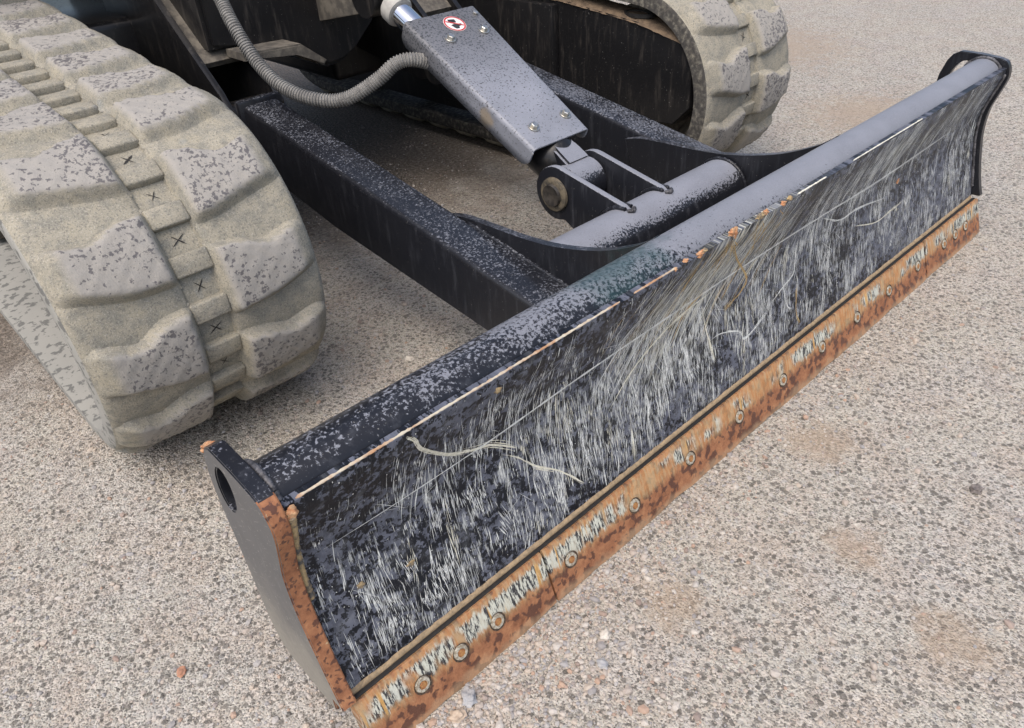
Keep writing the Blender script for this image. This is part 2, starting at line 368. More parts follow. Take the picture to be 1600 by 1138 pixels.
def bm_extrude_x(bm, poly, x0, x1, bev=0., seg=2, hole=None):
    """YZ polygon extruded along X"""
    a = [bm.verts.new((x0, y, z)) for y, z in poly]; b = [bm.verts.new((x1, y, z)) for y, z in poly]
    n = len(poly); fs = []
    if hole is None:
        fs += [bm.faces.new(a), bm.faces.new(b[::-1])]
    else:
        ha = [bm.verts.new((x0, y, z)) for y, z in hole]; hb = [bm.verts.new((x1, y, z)) for y, z in hole]
        for ring, hr in ((a, ha), (b, hb)):
            es = [bm.edges.get((ring[i], ring[(i + 1) % n])) or bm.edges.new((ring[i], ring[(i + 1) % n])) for i in range(n)]
            es += [bm.edges.new((hr[i], hr[(i + 1) % len(hr)])) for i in range(len(hr))]
            bmesh.ops.triangle_fill(bm, edges=es, use_beauty=True)
        for i in range(len(hole)):
            j = (i + 1) % len(hole); bm.faces.new((ha[i], ha[j], hb[j], hb[i]))
    for i in range(n):
        j = (i + 1) % n; fs.append(bm.faces.new((a[i], b[i], b[j], a[j])))
    if bev:
        es = {e for f in fs[:2] for e in f.edges} if hole is None else [e for i in range(n) for e in (bm.edges.get((a[i], a[(i + 1) % n])), bm.edges.get((b[i], b[(i + 1) % n])))]
        bmesh.ops.bevel(bm, geom=list(es), offset=bev, segments=seg, affect='EDGES', profile=.5)
def bm_tube(bm, p0, p1, r0, r1=None, seg=24, cap=True):
    p0, p1 = Vector(p0), Vector(p1); r1 = r0 if r1 is None else r1
    d = (p1 - p0).normalized(); a = d.orthogonal().normalized(); b = d.cross(a)
    A = []; B = []
    for i in range(seg):
        t = 2 * math.pi * i / seg; v = a * math.cos(t) + b * math.sin(t)
        A.append(bm.verts.new(p0 + v * r0)); B.append(bm.verts.new(p1 + v * r1))
    for i in range(seg):
        j = (i + 1) % seg; bm.faces.new((A[i], A[j], B[j], B[i]))
    if cap: bm.faces.new(A[::-1]); bm.faces.new(B)
def bm_lathe(bm, c, axis, prof, seg=24):
    """prof: list of (t along axis, radius)"""
    c = Vector(c); d = Vector(axis).normalized(); a = d.orthogonal().normalized(); b = d.cross(a); rings = []
    for t, r in prof:
        rings.append([bm.verts.new(c + d * t + (a * math.cos(2 * math.pi * i / seg) + b * math.sin(2 * math.pi * i / seg)) * max(r, 1e-5)) for i in range(seg)])
    for R0, R1 in zip(rings, rings[1:]):
        for i in range(seg):
            j = (i + 1) % seg; bm.faces.new((R0[i], R0[j], R1[j], R1[i]))
    bm.faces.new(rings[0][::-1]); bm.faces.new(rings[-1])
def catmull(P, n=8):
    P = np.array(P, float); Q = np.vstack([2 * P[0] - P[1], P, 2 * P[-1] - P[-2]]); out = []
    for i in range(1, len(Q) - 2):
        a, b, c, d = Q[i - 1:i + 3]
        for k in range(n):
            t = k / n; out.append(.5 * (2 * b + (c - a) * t + (2 * a - 5 * b + 4 * c - d) * t * t + (3 * b - a - 3 * c + d) * t ** 3))
    out.append(P[-1]); return np.array(out)
def sm(x): x = np.clip(x, 0, 1); return x * x * (3 - 2 * x)
def bead(name, pts, r, mat, parent, seed=0):
    """lumpy weld bead along a polyline"""
    rg = np.random.default_rng(seed); P = catmull(pts, 14); bm = bmesh.new(); rings = []
    for i, p in enumerate(P):
        d = P[min(i + 1, len(P) - 1)] - P[max(i - 1, 0)]; d = Vector(d).normalized(); a = d.orthogonal().normalized(); b = d.cross(a)
        rr = r * (.88 + .24 * rg.random()) * (.35 if i in (0, len(P) - 1) else 1)
        rings.append([bm.verts.new(Vector(p) + (a * math.cos(t) + b * math.sin(t)) * rr * (.92 + .16 * rg.random())) for t in np.linspace(0, 2 * math.pi, 8)[:-1]])
    for A, B in zip(rings, rings[1:]):
        for i in range(7): bm.faces.new((A[i], A[(i + 1) % 7], B[(i + 1) % 7], B[i]))
    bm.faces.new(rings[0]); bm.faces.new(rings[-1])
    return from_bm(name, bm, mat, parent, 60)

# ------------------------------------------------------------------ ground
bm = bmesh.new(); bmesh.ops.create_grid(bm, x_segments=40, y_segments=40, size=60)
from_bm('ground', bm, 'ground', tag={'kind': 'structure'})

# ------------------------------------------------------------------ the machine
EX = bpy.data.objects.new('mini_excavator', None); col.objects.link(EX); EX.location = (CX, 1.75, 0)
EX['label'] = 'tracked mini excavator with a scratched black dozer blade lowered to the ground'
EX['category'] = 'excavator'; EX.empty_display_size = .3

# ---- rubber tracks
YC, ZC, R1 = .908, .313, .278
Y2, R2 = 2.65, .357; Z2 = .035 + R2
XO, XI, G0, G1 = -.030, .388, .147, .209
dd = math.hypot(Y2 - YC, Z2 - ZC); alpha = math.atan2(Z2 - ZC, Y2 - YC) + math.asin((R2 - R1) / dd)   # slope of the upper run
A1 = math.pi / 2 - alpha
S_A = R1 * A1                                   # s = 0 at the very front, growing upwards and back
Ltop = math.sqrt(dd * dd - (R2 - R1) ** 2); S_B = S_A + Ltop
arc2 = R2 * (math.pi + alpha); S_C = S_B + arc2
Lbot = Y2 - YC; S_D = S_C + Lbot; S_E = S_D + R1 * math.pi / 2
LOOP = S_E
def loop(s):
    """centre-line point and outward normal of the belt's outer surface"""
    s = s % LOOP
    if s > S_D: a = -(LOOP - s) / R1; nrm = (-math.cos(a), math.sin(a)); return YC + R1 * nrm[0], ZC + R1 * nrm[1], nrm
    if s <= S_A: a = s / R1; nrm = (-math.cos(a), math.sin(a)); return YC + R1 * nrm[0], ZC + R1 * nrm[1], nrm
    if s <= S_B:
        nrm = (-math.cos(A1), math.sin(A1)); t = s - S_A
        return YC + R1 * nrm[0] + t * math.cos(alpha), ZC + R1 * nrm[1] + t * math.sin(alpha), nrm
    if s <= S_C:
        a = A1 + (s - S_B) / R2; nrm = (-math.cos(a), math.sin(a)); return Y2 + R2 * nrm[0], Z2 + R2 * nrm[1], nrm
    t = s - S_C; return Y2 - t, Z2 - R2, (0, -1)
NL = round(LOOP / .160); PITCH = LOOP / NL
S0 = R1 * math.radians(13.5)                    # first inner-row lug sits a little above the front
HL = .025

def lug_mesh(s0, side, mir, seed):
    """side: +1 inner row (towards the machine's middle), -1 outer row"""
    rg = np.random.default_rng(seed)
    ns, nw = 34, 26
    a = G1 if side > 0 else G0; b = XI if side > 0 else XO
    ds = np.linspace(-.078, .078, ns); w = np.linspace(-.01, 1.0, nw)
    D, Wg = np.meshgrid(ds, w, indexing='ij'); wc = np.clip(Wg, 0, 1); width = abs(b - a)
    up = .049 - .018 * wc - .014 * np.exp(-((wc - .52) / .16) ** 2) + .006 * np.exp(-((wc - .86) / .1) ** 2)
    dn = .053 - .030 * wc + .004 * np.sin(wc * 5)
    ph = rg.uniform(0, 6.28)
    up = up + .0018 * np.sin(9 * wc + ph); dn = dn + .0015 * np.sin(8 * wc + ph)
    fl = np.where(D > 0, .014, .019 + .006 * wc)
    e = np.where(D > 0, D - up, -D - dn)
    h = sm(1 - e / fl)
    h = h * sm(Wg * width / .013 + .15) * (.30 * sm((1 - wc) * width / .010) + .70 * sm((1 - wc) * width / .046))
    rim = np.interp((1 - wc) * width, [0, .003, .012, .03], [-.019, -.007, -.001, 0.])
    H = h * HL - .0025 + rim
    low = H <= rim - .0024
    top = sm((h - .86) / .11)
    H = H + h * (.0011 * np.sin(31 * wc + ph) * np.sin(170 * D + 2 * ph) + .0009 * np.sin(53 * wc + 260 * D + ph) + rg.normal(0, .00035, h.shape))
    V = np.zeros((ns, nw, 3)); 
    for i in range(ns):
        y, z, nr = loop(s0 + D[i, 0])
        x = a + (b - a) * w
        V[i, :, 0] = W - x if mir else x
        V[i, :, 1] = y + nr[0] * H[i]; V[i, :, 2] = z + nr[1] * H[i]
    idx = np.arange(ns * nw).reshape(ns, nw)
    F = []; keep = ~low
    flip = (side > 0) ^ mir
    for i in range(ns - 1):
        for j in range(nw - 1):
            if keep[i:i + 2, j:j + 2].any():
                f = (idx[i, j], idx[i + 1, j], idx[i + 1, j + 1], idx[i, j + 1]); F.append(f if not flip else f[::-1])
    used = np.unique(np.array(F)); remap = -np.ones(ns * nw, int); remap[used] = np.arange(len(used))
    me = bpy.data.meshes.new('lug'); me.from_pydata(V.reshape(-1, 3)[used].tolist(), [], remap[np.array(F)].tolist())
    me.polygons.foreach_set('use_smooth', [True] * len(me.polygons))
    at = me.attributes.new('top', 'FLOAT', 'POINT'); at.data.foreach_set('value', top.reshape(-1)[used].astype(np.float32))
    return me

def make_track(mir):
    prof = [(XO, -.046), (XO, -.018), (XO + .003, -.007), (XO + .012, -.001)] + [(x, 0) for x in np.linspace(XO + .03, G0 - .004, 6)] + [(G0, -.004), (G0 + .003, -.009)] \
        + [(CX_, -.010) for CX_ in (.178,)] + [(G1 - .003, -.009), (G1, -.004)] + [(x, 0) for x in np.linspace(G1 + .004, XI - .03, 6)] \
        + [(XI - .012, -.001), (XI - .003, -.007), (XI, -.018), (XI, -.046), (XI - .05, -.05), (XO + .05, -.05)]
    ss = np.linspace(0, LOOP, 420, endpoint=False); V = []; 
    for s in ss:
        y, z, nr = loop(s)
        for x, h in prof: V.append((W - x if mir else x, y + nr[0] * h, z + nr[1] * h))
    k = len(prof); F = []; mi = []
    side_cols = {0, k - 4, k - 3, k - 2, k - 1}
    for i in range(len(ss)):
        i2 = (i + 1) % len(ss)
        for j in range(k):
            j2 = (j + 1) % k; f = (i * k + j, i * k + j2, i2 * k + j2, i2 * k + j); F.append(f if mir else f[::-1])
            mi.append(2 if (j in (0, 1) or (j >= k - 2 and not mir)) else (1 if j >= k - 5 else 0))
    tr = from_np('rubber_track', V, F, ['rubber', 'rubber_side', 'sidewall'], EX, 50, mi=mi)
    tr['label'] = 'dusty rubber track on the far side of the blade' if mir else 'dusty rubber track beside the near blade end'
    # normals check
    bm = bmesh.new(); bm.from_mesh(tr.data); bmesh.ops.recalc_face_normals(bm, faces=bm.faces[:]); bm.to_mesh(tr.data); bm.free()
    for i in range(NL):
        for side, off in ((1, 0.), (-1, .5)):
            s0 = (S0 + (i + off) * PITCH) % LOOP
            link('lug', lug_mesh(s0, side, mir, i * 2 + (side > 0) + 100 * mir), 'rubber', tr)
    # small cross bars of the middle strip, two to a pitch
    bb = bmesh.new(); bm_box(bb, (-.0315, -.0175, -.012), (.0315, .0175, .0085), .0035, 2)
    bmesh.ops.recalc_face_normals(bb, faces=bb.faces[:])
    barm = bpy.data.meshes.new('tread_bar'); bb.to_mesh(barm); bb.free(); smooth_by(barm, 60)
    for i in range(2 * NL):
        s0 = S0 + (i + .5) * PITCH / 2 ; y, z, nr = loop(s0)
        o = link('tread_bar', barm, 'rubber', tr)
        o.location = (W - .178 if mir else .178, y + nr[0] * -.004, z + nr[1] * -.004)
        o.rotation_euler = (math.atan2(-nr[0], nr[1]), 0, 0)
    # split crosses in the cells of the front
    for i in range(-2, 8):
        s0 = S0 + i * PITCH / 2; rg = random.Random(i + 50 * mir)
        bm = bmesh.new()
        for ang in (rg.uniform(.5, 1.0), rg.uniform(1.9, 2.4)):
            L_ = rg.uniform(.011, .018); wd = rg.choice([.0008, .0011, .0018]); q = []
            for tt, ww in ((-1, 0), (-.4, 1), (.1, .8), (.5, .9), (1, 0)):
                q.append((tt * L_, ww * wd * rg.uniform(.7, 1.2)))
            ring = [(t, b) for t, b in q] + [(t, -b) for t, b in q[::-1][1:-1]]
            vv = []
            for t, b in ring:
                lx = math.cos(ang) * t - math.sin(ang) * b; ls = math.sin(ang) * t + math.cos(ang) * b
                y, z, nr = loop(s0 + ls); x = .178 + lx
                vv.append(bm.verts.new((W - x if mir else x, y + nr[0] * -.0085, z + nr[1] * -.0085)))
            bm.faces.new(vv)
        from_bm('crack', bm, 'black_gap', tr, 0)
    # front idler wheel inside the belt
    bm = bmesh.new(); xa, xb = .07, .30
    bm_lathe(bm, (W - xa if mir else xa, YC, ZC), (-1 if mir else 1, 0, 0), [(0, .03), (0, .07), (.03, .09), (.03, .16), (0, .19), (0, .222), (xb - xa, .222), (xb - xa, .19), (xb - xa - .03, .16), (xb - xa - .03, .09), (xb - xa, .07), (xb - xa, .03)], 40)
    from_bm('idler_wheel', bm, 'dusty_steel', EX)
    bm = bmesh.new()
    bm_lathe(bm, (W - xa if mir else xa, Y2, Z2), (-1 if mir else 1, 0, 0), [(0, .03), (0, .12), (.05, .14), (.05, .30), (.14, .30), (.14, .14), (xb - xa, .12), (xb - xa, .03)], 40)
    from_bm('drive_sprocket', bm, 'dusty_steel', EX)
    for yy in (1.25, 1.6, 1.95, 2.3):
        bm = bmesh.new(); bm_lathe(bm, (W - xa if mir else xa, yy, .165), (-1 if mir else 1, 0, 0), [(0, .02), (0, .075), (.06, .075), (.07, .05), (.15, .05), (.16, .075), (xb - xa, .075), (xb - xa, .02)], 24)
        from_bm('track_roller', bm, 'dusty_steel', EX)
make_track(False); make_track(True)

# ---- track frames
def frame_poly(): return [(.695, .298), (.697, .455), (.878, .4985), (1.164, .530), (1.9, .56), (2.42, .56), (2.42, .12), (1.25, .12), (1.1, .215), (.75, .243)]
for mir in (False, True):
    bm = bmesh.new(); X0, X1 = (W - 1.665, W - 1.594) if not mir else (1.594, 1.665)
    bm_extrude_x(bm, frame_poly(), X0, X1, .006, 2)
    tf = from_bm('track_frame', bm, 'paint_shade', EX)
    # caked soil lying on top of the frame
    bm = bmesh.new(); rg = np.random.default_rng(3 + mir); g = []
    ys = np.linspace(.72, 1.6, 60); xs = np.linspace(X0 - .003, X1 + .03, 9) if mir else np.linspace(X0 - .03, X1 + .003, 9)
    zt = np.interp(ys, [.697, .878, 1.164, 1.9], [.455, .4985, .530, .56])
    hh = rg.random((60, 9)) * .010
    for k in range(2): hh = (hh + np.roll(hh, 1, 0) + np.roll(hh, 1, 1)) / 3
    edge = np.minimum(1, np.minimum(np.arange(9), np.arange(9)[::-1]) / 1.5)
    vv = [[bm.verts.new((xs[j] + (rg.random() - .5) * .006, ys[i] + (rg.random() - .5) * .006, zt[i] + .001 + (hh[i, j] + .003) * edge[j] - (.004 if edge[j] == 0 else 0))) for j in range(9)] for i in range(60)]
    for i in range(59):
        for j in range(8): bm.faces.new((vv[i][j], vv[i][j + 1], vv[i + 1][j + 1], vv[i + 1][j]))
    from_bm('soil_crust', bm, 'dirty_top', tf, 60)
    # oval access hole, seen as a dark cup
    xc = (X0 + X1) / 2
    bm = bmesh.new(); 
    ring = [[bm.verts.new((xc + .030 * k * math.cos(t), .905 + .050 * k * math.sin(t), .508 + hz)) for t in np.linspace(0, 2 * math.pi, 25)[:-1]] for k, hz in ((1, -.001), (1, .009), (.82, .009), (.80, -.004))]
    for A, B in zip(ring, ring[1:]):
        for i in range(24): bm.faces.new((A[i], A[(i + 1) % 24], B[(i + 1) % 24], B[i]))
    bm.faces.new(ring[-1])
    from_bm('access_hole', bm, 'black_gap', tf)
    # stepped inner panel edge and weld along the frame
    bm = bmesh.new(); xi = X0 if mir else X1; sg = -1 if mir else 1
    bm_box(bm, (min(xi, xi + sg * .03), 1.18, .16), (max(xi, xi + sg * .03), 1.75, .520), .005)
    from_bm('frame_web', bm, 'paint_shade', EX)
    # cross leg to the centre frame
    bm = bmesh.new(); xa, xb = (1.16, 1.60) if mir else (W - 1.60, W - 1.16)
    bm_box(bm, (xa, 1.78, .30), (xb, 2.4, .60), .02, 3)
    from_bm('cross_leg', bm, 'paint_shade', EX)

# ---- centre frame
def extrude_y(bm, poly, y0, y1, bev=0.):
    a = [bm.verts.new((x, y0, z)) for x, z in poly]; b = [bm.verts.new((x, y1, z)) for x, z in poly]; n = len(poly)
    f1 = bm.faces.new(a); f2 = bm.faces.new(b[::-1])
    for i in range(n): j = (i + 1) % n; bm.faces.new((a[i], b[i], b[j], a[j]))
    if bev: bmesh.ops.bevel(bm, geom=list({e for f in (f1, f2) for e in f.edges}), offset=bev, segments=2, affect='EDGES')
bm = bmesh.new(); extrude_y(bm, [(.62, .80), (.62, .55), (.80, .545), (.865, .50), (.90, .462), (.935, .447), (.985, .452), (1.03, .485), (1.10, .535), (1.15, .61), (1.15, .80)], 1.42, 2.45, .012)
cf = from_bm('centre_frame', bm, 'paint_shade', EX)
bm = bmesh.new(); extrude_y(bm, [(.66, .548), (.66, .530), (.80, .522), (.87, .478), (.88, .490), (.815, .541)], 1.33, 1.43, .004)
from_bm('skirt_plate', bm, 'dusty_steel', cf)
# rod-end lugs on the centre frame
for x in (CX - .055, CX + .06):
    bm = bmesh.new(); bm_extrude_x(bm, [(1.44, .80), (1.18, .70), (1.15, .665), (1.17, .62), (1.22, .60), (1.44, .56)], x, x + .022, .004)
    from_bm('rod_lug', bm, 'dusty_steel', cf)

# ---- slewing deck and house above (only its shade reaches the picture)
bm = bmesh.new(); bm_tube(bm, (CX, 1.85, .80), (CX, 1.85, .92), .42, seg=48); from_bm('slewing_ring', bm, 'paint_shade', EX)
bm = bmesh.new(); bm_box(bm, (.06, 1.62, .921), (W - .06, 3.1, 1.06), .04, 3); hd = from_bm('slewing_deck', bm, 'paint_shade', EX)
bm = bmesh.new(); bm_box(bm, (.08, 2.2, 1.061), (W - .08, 3.15, 1.75), .12, 4); from_bm('engine_cover', bm, 'house_paint', hd)
bm = bmesh.new(); bm_extrude_x(bm, [(1.68, 1.062), (1.66, 1.35), (1.75, 2.45), (2.19, 2.45), (2.19, 1.062)], .10, 1.0, .04, 3); from_bm('cab', bm, 'glass_dark', hd)

# ---- blade arms
def az(y): return .2578 + (y - .1929) * .1751
for mir in (False, True):
    X0, X1 = (.600, .693) if not mir else (W - .693, W - .600)
    poly = [(.115, az(.115)), (1.30, az(1.30)), (1.345, az(1.30) - .05), (1.33, az(1.30) - .15), (.95, az(.95) - .155), (.42, az(.42) - .127), (.115, az(.115) - .125)]
    bm = bmesh.new(); bm_extrude_x(bm, poly, X0, X1, .011, 3)
    arm = from_bm('blade_arm', bm, 'paint', EX)
    # end cap and pivot of the arm
    bm = bmesh.new(); bm_box(bm, (X0 - .012, 1.275, az(1.3) - .14), (X1 + .012, 1.297, az(1.3) + .008), .006, 2)
    from_bm('end_collar', bm, 'paint', arm)
    bm = bmesh.new(); bm_lathe(bm, (X0 - .04, 1.36, az(1.3) - .06), (1, 0, 0), [(0, .03), (0, .05), (X1 - X0 + .08, .05), (X1 - X0 + .08, .03)], 28)
    from_bm('pivot_boss', bm, 'paint_shade', arm)
    # bracket on the undercarriage that carries the pivot: two cheek plates and a sloping web
    br = None
    for x in (X0 - .026, X1 + .012):
        bm = bmesh.new(); bm_extrude_x(bm, [(1.315, .365), (1.30, .43), (1.335, .475), (1.62, .70), (1.62, .80), (1.95, .80), (1.95, .42), (1.45, .34)], x, x + .016, .003)
        o = from_bm('arm_bracket', bm, 'paint_shade', EX)
    bm = bmesh.new(); bm_extrude_x(bm, [(1.425, .525), (1.435, .512), (1.72, .73), (1.71, .745)], X0 - .012, X1 + .014)
    from_bm('bracket_web', bm, 'dusty_steel', EX)
    # gusset between the arm and the back of the blade
    gx0, gx1 = (.694, .710) if not mir else (W - .710, W - .694)
    top = catmull([(.65, az(.65) - .022), (.60, az(.6) - .002), (.52, .331), (.43, .334), (.34, .344), (.24, .369), (.165, .402), (.13, .427)], 5)
    poly = [tuple(q) for q in top] + [(.10, .40), (.09, .25), (.10, .15), (.35, .16), (.62, az(.62) - .10)]
    bm = bmesh.new(); bm_extrude_x(bm, poly, gx0, gx1, .0015, 1)
    from_bm('gusset', bm, 'paint', EX)
    xw = .6955 if not mir else W - .6955
    bead('weld_bead', [(.692 if not mir else W - .692, y, az(y) - .004) for y in (.58, .48, .38, .28, .2)], .005, 'paint', arm, 5 + mir)

# ---- cross tube, lugs, cylinder
TY, TZ, TR = .366, .268, .062
bm = bmesh.new(); bm_lathe(bm, (.711, TY, TZ), (1, 0, 0), [(0, TR * .5), (0, TR), (W - 1.422, TR), (W - 1.422, TR * .5)], 64)
ct = from_bm('cross_tube', bm, 'paint_dry', EX, 50)
for x in (.716, W - .716):
    bead('weld_bead', [(x, TY + (TR + .001) * math.cos(t), TZ + (TR + .001) * math.sin(t)) for t in np.linspace(-.3, math.pi + .3, 12)], .0042, 'paint', ct, 11)
PY, PZ = .552, .315
for k, x in enumerate((CX - .071, CX + .049)):
    arc = [(PY + .058 * math.cos(t), PZ + .058 * math.sin(t)) for t in np.linspace(math.radians(112), math.radians(-118), 22)]
    poly = arc + [(.44, .214), (.372, .205), (.345, .255), (.350, .318), (.358, .330), (.372, .336)]
    bm = bmesh.new(); bm_extrude_x(bm, poly, x, x + .015, .002, 2)
    lg = from_bm('cylinder_lug', bm, 'paint_dry', EX)
    for dx in (-.002, .017):
        bead('weld_bead', [(x + dx, TY + (TR + .003) * math.cos(t), TZ + (TR + .003) * math.sin(t)) for t in np.linspace(math.radians(5), math.radians(95), 6)], .0045, 'paint', lg, 20 + k)
    bead('weld_toe', [(x - .003, .356, .331), (x + .007, .349, .331), (x + .018, .356, .331)], .0045, 'weld_black', lg, 33 + k)
# pin
bm = bmesh.new(); bm_lathe(bm, (CX - .084, PY, PZ), (1, 0, 0), [(0, .012), (-.004, .020), (-.004, .023), (.002, .025), (.17, .025), (.17, .01)], 28)
pn = from_bm('pivot_pin', bm, 'pin_steel', EX)
bm = bmesh.new(); rr = []
bm_lathe(bm, (CX - .0735, PY, PZ), (-1, 0, 0), [(0, .026), (0, .037), (.006, .036), (.008, .031), (.008, .026)], 28)
from_bm('boss_ring', bm, 'boss_ring', pn)
e1 = Vector((0, .89, .456)).normalized(); e3 = Vector((0, -e1.z, e1.y)); eX = Vector((1, 0, 0))
CC = Vector((CX + .004, PY, PZ))
def loc(x, t, n): return Vector((CX, PY, PZ)) + eX * x + e1 * t + e3 * n
bm = bmesh.new(); bm_lathe(bm, loc(.006, 0, 0), e1, [(.035, .028), (.05, .040), (.075, .052), (.085, .054), (.50, .054), (.51, .054), (.53, .052), (.535, .03)], 40)
hc = from_bm('hydraulic_cylinder', bm, 'paint_shade', EX)
bm = bmesh.new(); bm_lathe(bm, (CX - .047, PY, PZ), (1, 0, 0), [(0, .028), (0, .044), (.006, .049), (.084, .049), (.09, .044), (.09, .028)], 36)
from_bm('cylinder_eye', bm, 'paint_dry', hc)
bm = bmesh.new(); vs_ = []
for t, hw, n0, n1 in ((.02, .035, -.035, .045), (.06, .034, -.036, .047), (.09, .03, -.03, .046)):
    vs_.append([bm.verts.new(loc(.006 + sx * hw, t, nn)) for sx, nn in ((-1, n0), (1, n0), (1, n1), (-1, n1))])
for A, B in zip(vs_, vs_[1:]):
    for i in range(4): bm.faces.new((A[i], A[(i + 1) % 4], B[(i + 1) % 4], B[i]))
bm.faces.new(vs_[0]); bm.faces.new(vs_[-1]); bmesh.ops.bevel(bm, geom=bm.edges[:], offset=.006, segments=2, affect='EDGES')
from_bm('eye_neck', bm, 'paint_dry', hc)
bm = bmesh.new(); bm_tube(bm, loc(-.016, .53, .006), loc(-.016, .66, .006), .027, seg=40); from_bm('piston_rod', bm, 'chrome', hc, 60)
bm = bmesh.new(); bm_lathe(bm, loc(-.016, .626, .006), e1, [(0, .0275), (0, .034), (.006, .037), (.028, .037), (.034, .033), (.034, .0275)], 36); from_bm('rod_collar', bm, 'collar', hc)
bm = bmesh.new(); bm_lathe(bm, loc(-.06, .72, .0), (1, 0, 0), [(0, .02), (0, .05), (.10, .05), (.10, .02)], 32); from_bm('rod_eye', bm, 'paint_shade', hc)
# cover: folded sheet, open below, corners rounded
def cover_section(t):
    k = (t - .083) / (.535 - .083); xl = -.084; xr = .090 + k * .039
    return xl, xr
bm = bmesh.new(); rows = []
ts = [.083, .0845, .088, .094, .102, .112, .20, .30, .40, .505, .515, .523, .529, .533, .5345]
def drop(t):       # lower border of the flange, with rounded corners
    d = .052; e = min(t - .083, .5345 - t); r = .024
    if e < r: return d - r + math.sqrt(max(0, r * r - (r - e) ** 2))
    return d
for t in ts:
    xl, xr = cover_section(t); nt = .056; r = .010; dp = drop(t); sec = []
    sec.append((xl - .0, nt - dp - .0)); sec.append((xl, nt - dp * .6)); sec.append((xl, nt - r))
    for a in np.linspace(math.pi, math.pi / 2, 5): sec.append((xl + r + r * math.cos(a), nt - r + r * math.sin(a)))
    for q in (.25, .5, .75): sec.append((xl + (xr - xl) * q, nt))
    for a in np.linspace(math.pi / 2, 0, 5): sec.append((xr - r + r * math.cos(a), nt - r + r * math.sin(a)))
    sec.append((xr, nt - dp * .5)); sec.append((xr, nt - dp * .72))
    rows.append([bm.verts.new(loc(x, t, n)) for x, n in sec])
for A, B in zip(rows, rows[1:]):
    for i in range(len(A) - 1): bm.faces.new((A[i], A[i + 1], B[i + 1], B[i]))
bmesh.ops.recalc_face_normals(bm, faces=bm.faces[:])
bm.normal_update()
f0 = max(bm.faces, key=lambda f: f.calc_center_median().z)
if f0.normal.z < 0: bmesh.ops.reverse_faces(bm, faces=bm.faces[:])
me = bpy.data.meshes.new('cylinder_cover'); bm.to_mesh(me); bm.free(); smooth_by(me, 50)
cv = link('cylinder_cover', me, 'cover', EX)
md = cv.modifiers.new('sheet', 'SOLIDIFY'); md.thickness = .0045; md.offset = -1
# bolts with washers
def bolt_mesh():
    bm = bmesh.new(); bm_lathe(bm, (0, 0, 0), (0, 0, 1), [(0, .013), (.0025, .013), (.0030, .0125), (.003, .005)], 24)
    bm_lathe(bm, (0, 0, .003), (0, 0, 1), [(0, .0085), (.006, .0085), (.0075, .007)], 6)
    bmesh.ops.recalc_face_normals(bm, faces=bm.faces[:])
    me = bpy.data.meshes.new('bolt'); bm.to_mesh(me); bm.free(); smooth_by(me, 30); return me
bme = bolt_mesh(); basis = Matrix((eX, e1, e3)).transposed()
for i, (x, t) in enumerate(((-.017, .447), (.085, .447), (-.035, .136), (.066, .139))):
    o = link('bolt', bme, 'zinc', cv); o.location = loc(x, t, .0565); o.rotation_euler = (basis @ Matrix.Rotation(.4 + i * .7, 3, 'Z')).to_euler()
bm = bmesh.new(); bm_lathe(bm, loc(.107, .506, .056), e3, [(0, .006), (.005, .006), (.006, .004)], 10); from_bm('stud', bm, 'zinc', cv)
# warning sticker
def flat(name, pts, n, mat, parent, cx=.030, ct=.490):
    bm = bmesh.new(); bm.faces.new([bm.verts.new(loc(cx + x, ct + y, n)) for x, y in pts]); o = from_bm(name, bm, mat, parent, 0)
    me = o.data
    if me.polygons[0].normal.z < 0: me.flip_normals()
    return o
cir = lambda r, n=40: [(r * math.cos(t), r * math.sin(t)) for t in np.linspace(0, 2 * math.pi, n + 1)[:-1]]
stk = flat('warning_sticker', cir(.0275), .0570, 'white_vinyl', cv); stk['label'] = 'round white sticker with a red ring and black pictogram'
bm = bmesh.new(); A = [bm.verts.new(loc(.03 + x, .49 + y, .0575)) for x, y in cir(.0265)]; B = [bm.verts.new(loc(.03 + x, .49 + y, .0575)) for x, y in cir(.0228)]
for i in range(40): bm.faces.new((A[i], A[(i + 1) % 40], B[(i + 1) % 40], B[i]))
from_bm('red_ring', bm, 'red_vinyl', stk, 0)
flat('pictogram', [(-.009, .018), (.009, .014), (.007, .003), (-.004, .005), (-.011, .009)], .0575, 'black_vinyl', stk)
flat('pictogram', [(-.013, -.003), (-.003, .000), (.005, -.002), (.016, -.004), (.015, -.009), (.005, -.011), (.001, -.018), (-.008, -.016)], .0575, 'black_vinyl', stk)
flat('red_bar', [(-.019, .012), (-.017, .0145), (.019, -.011), (.017, -.0135)], .0580, 'red_vinyl', stk)

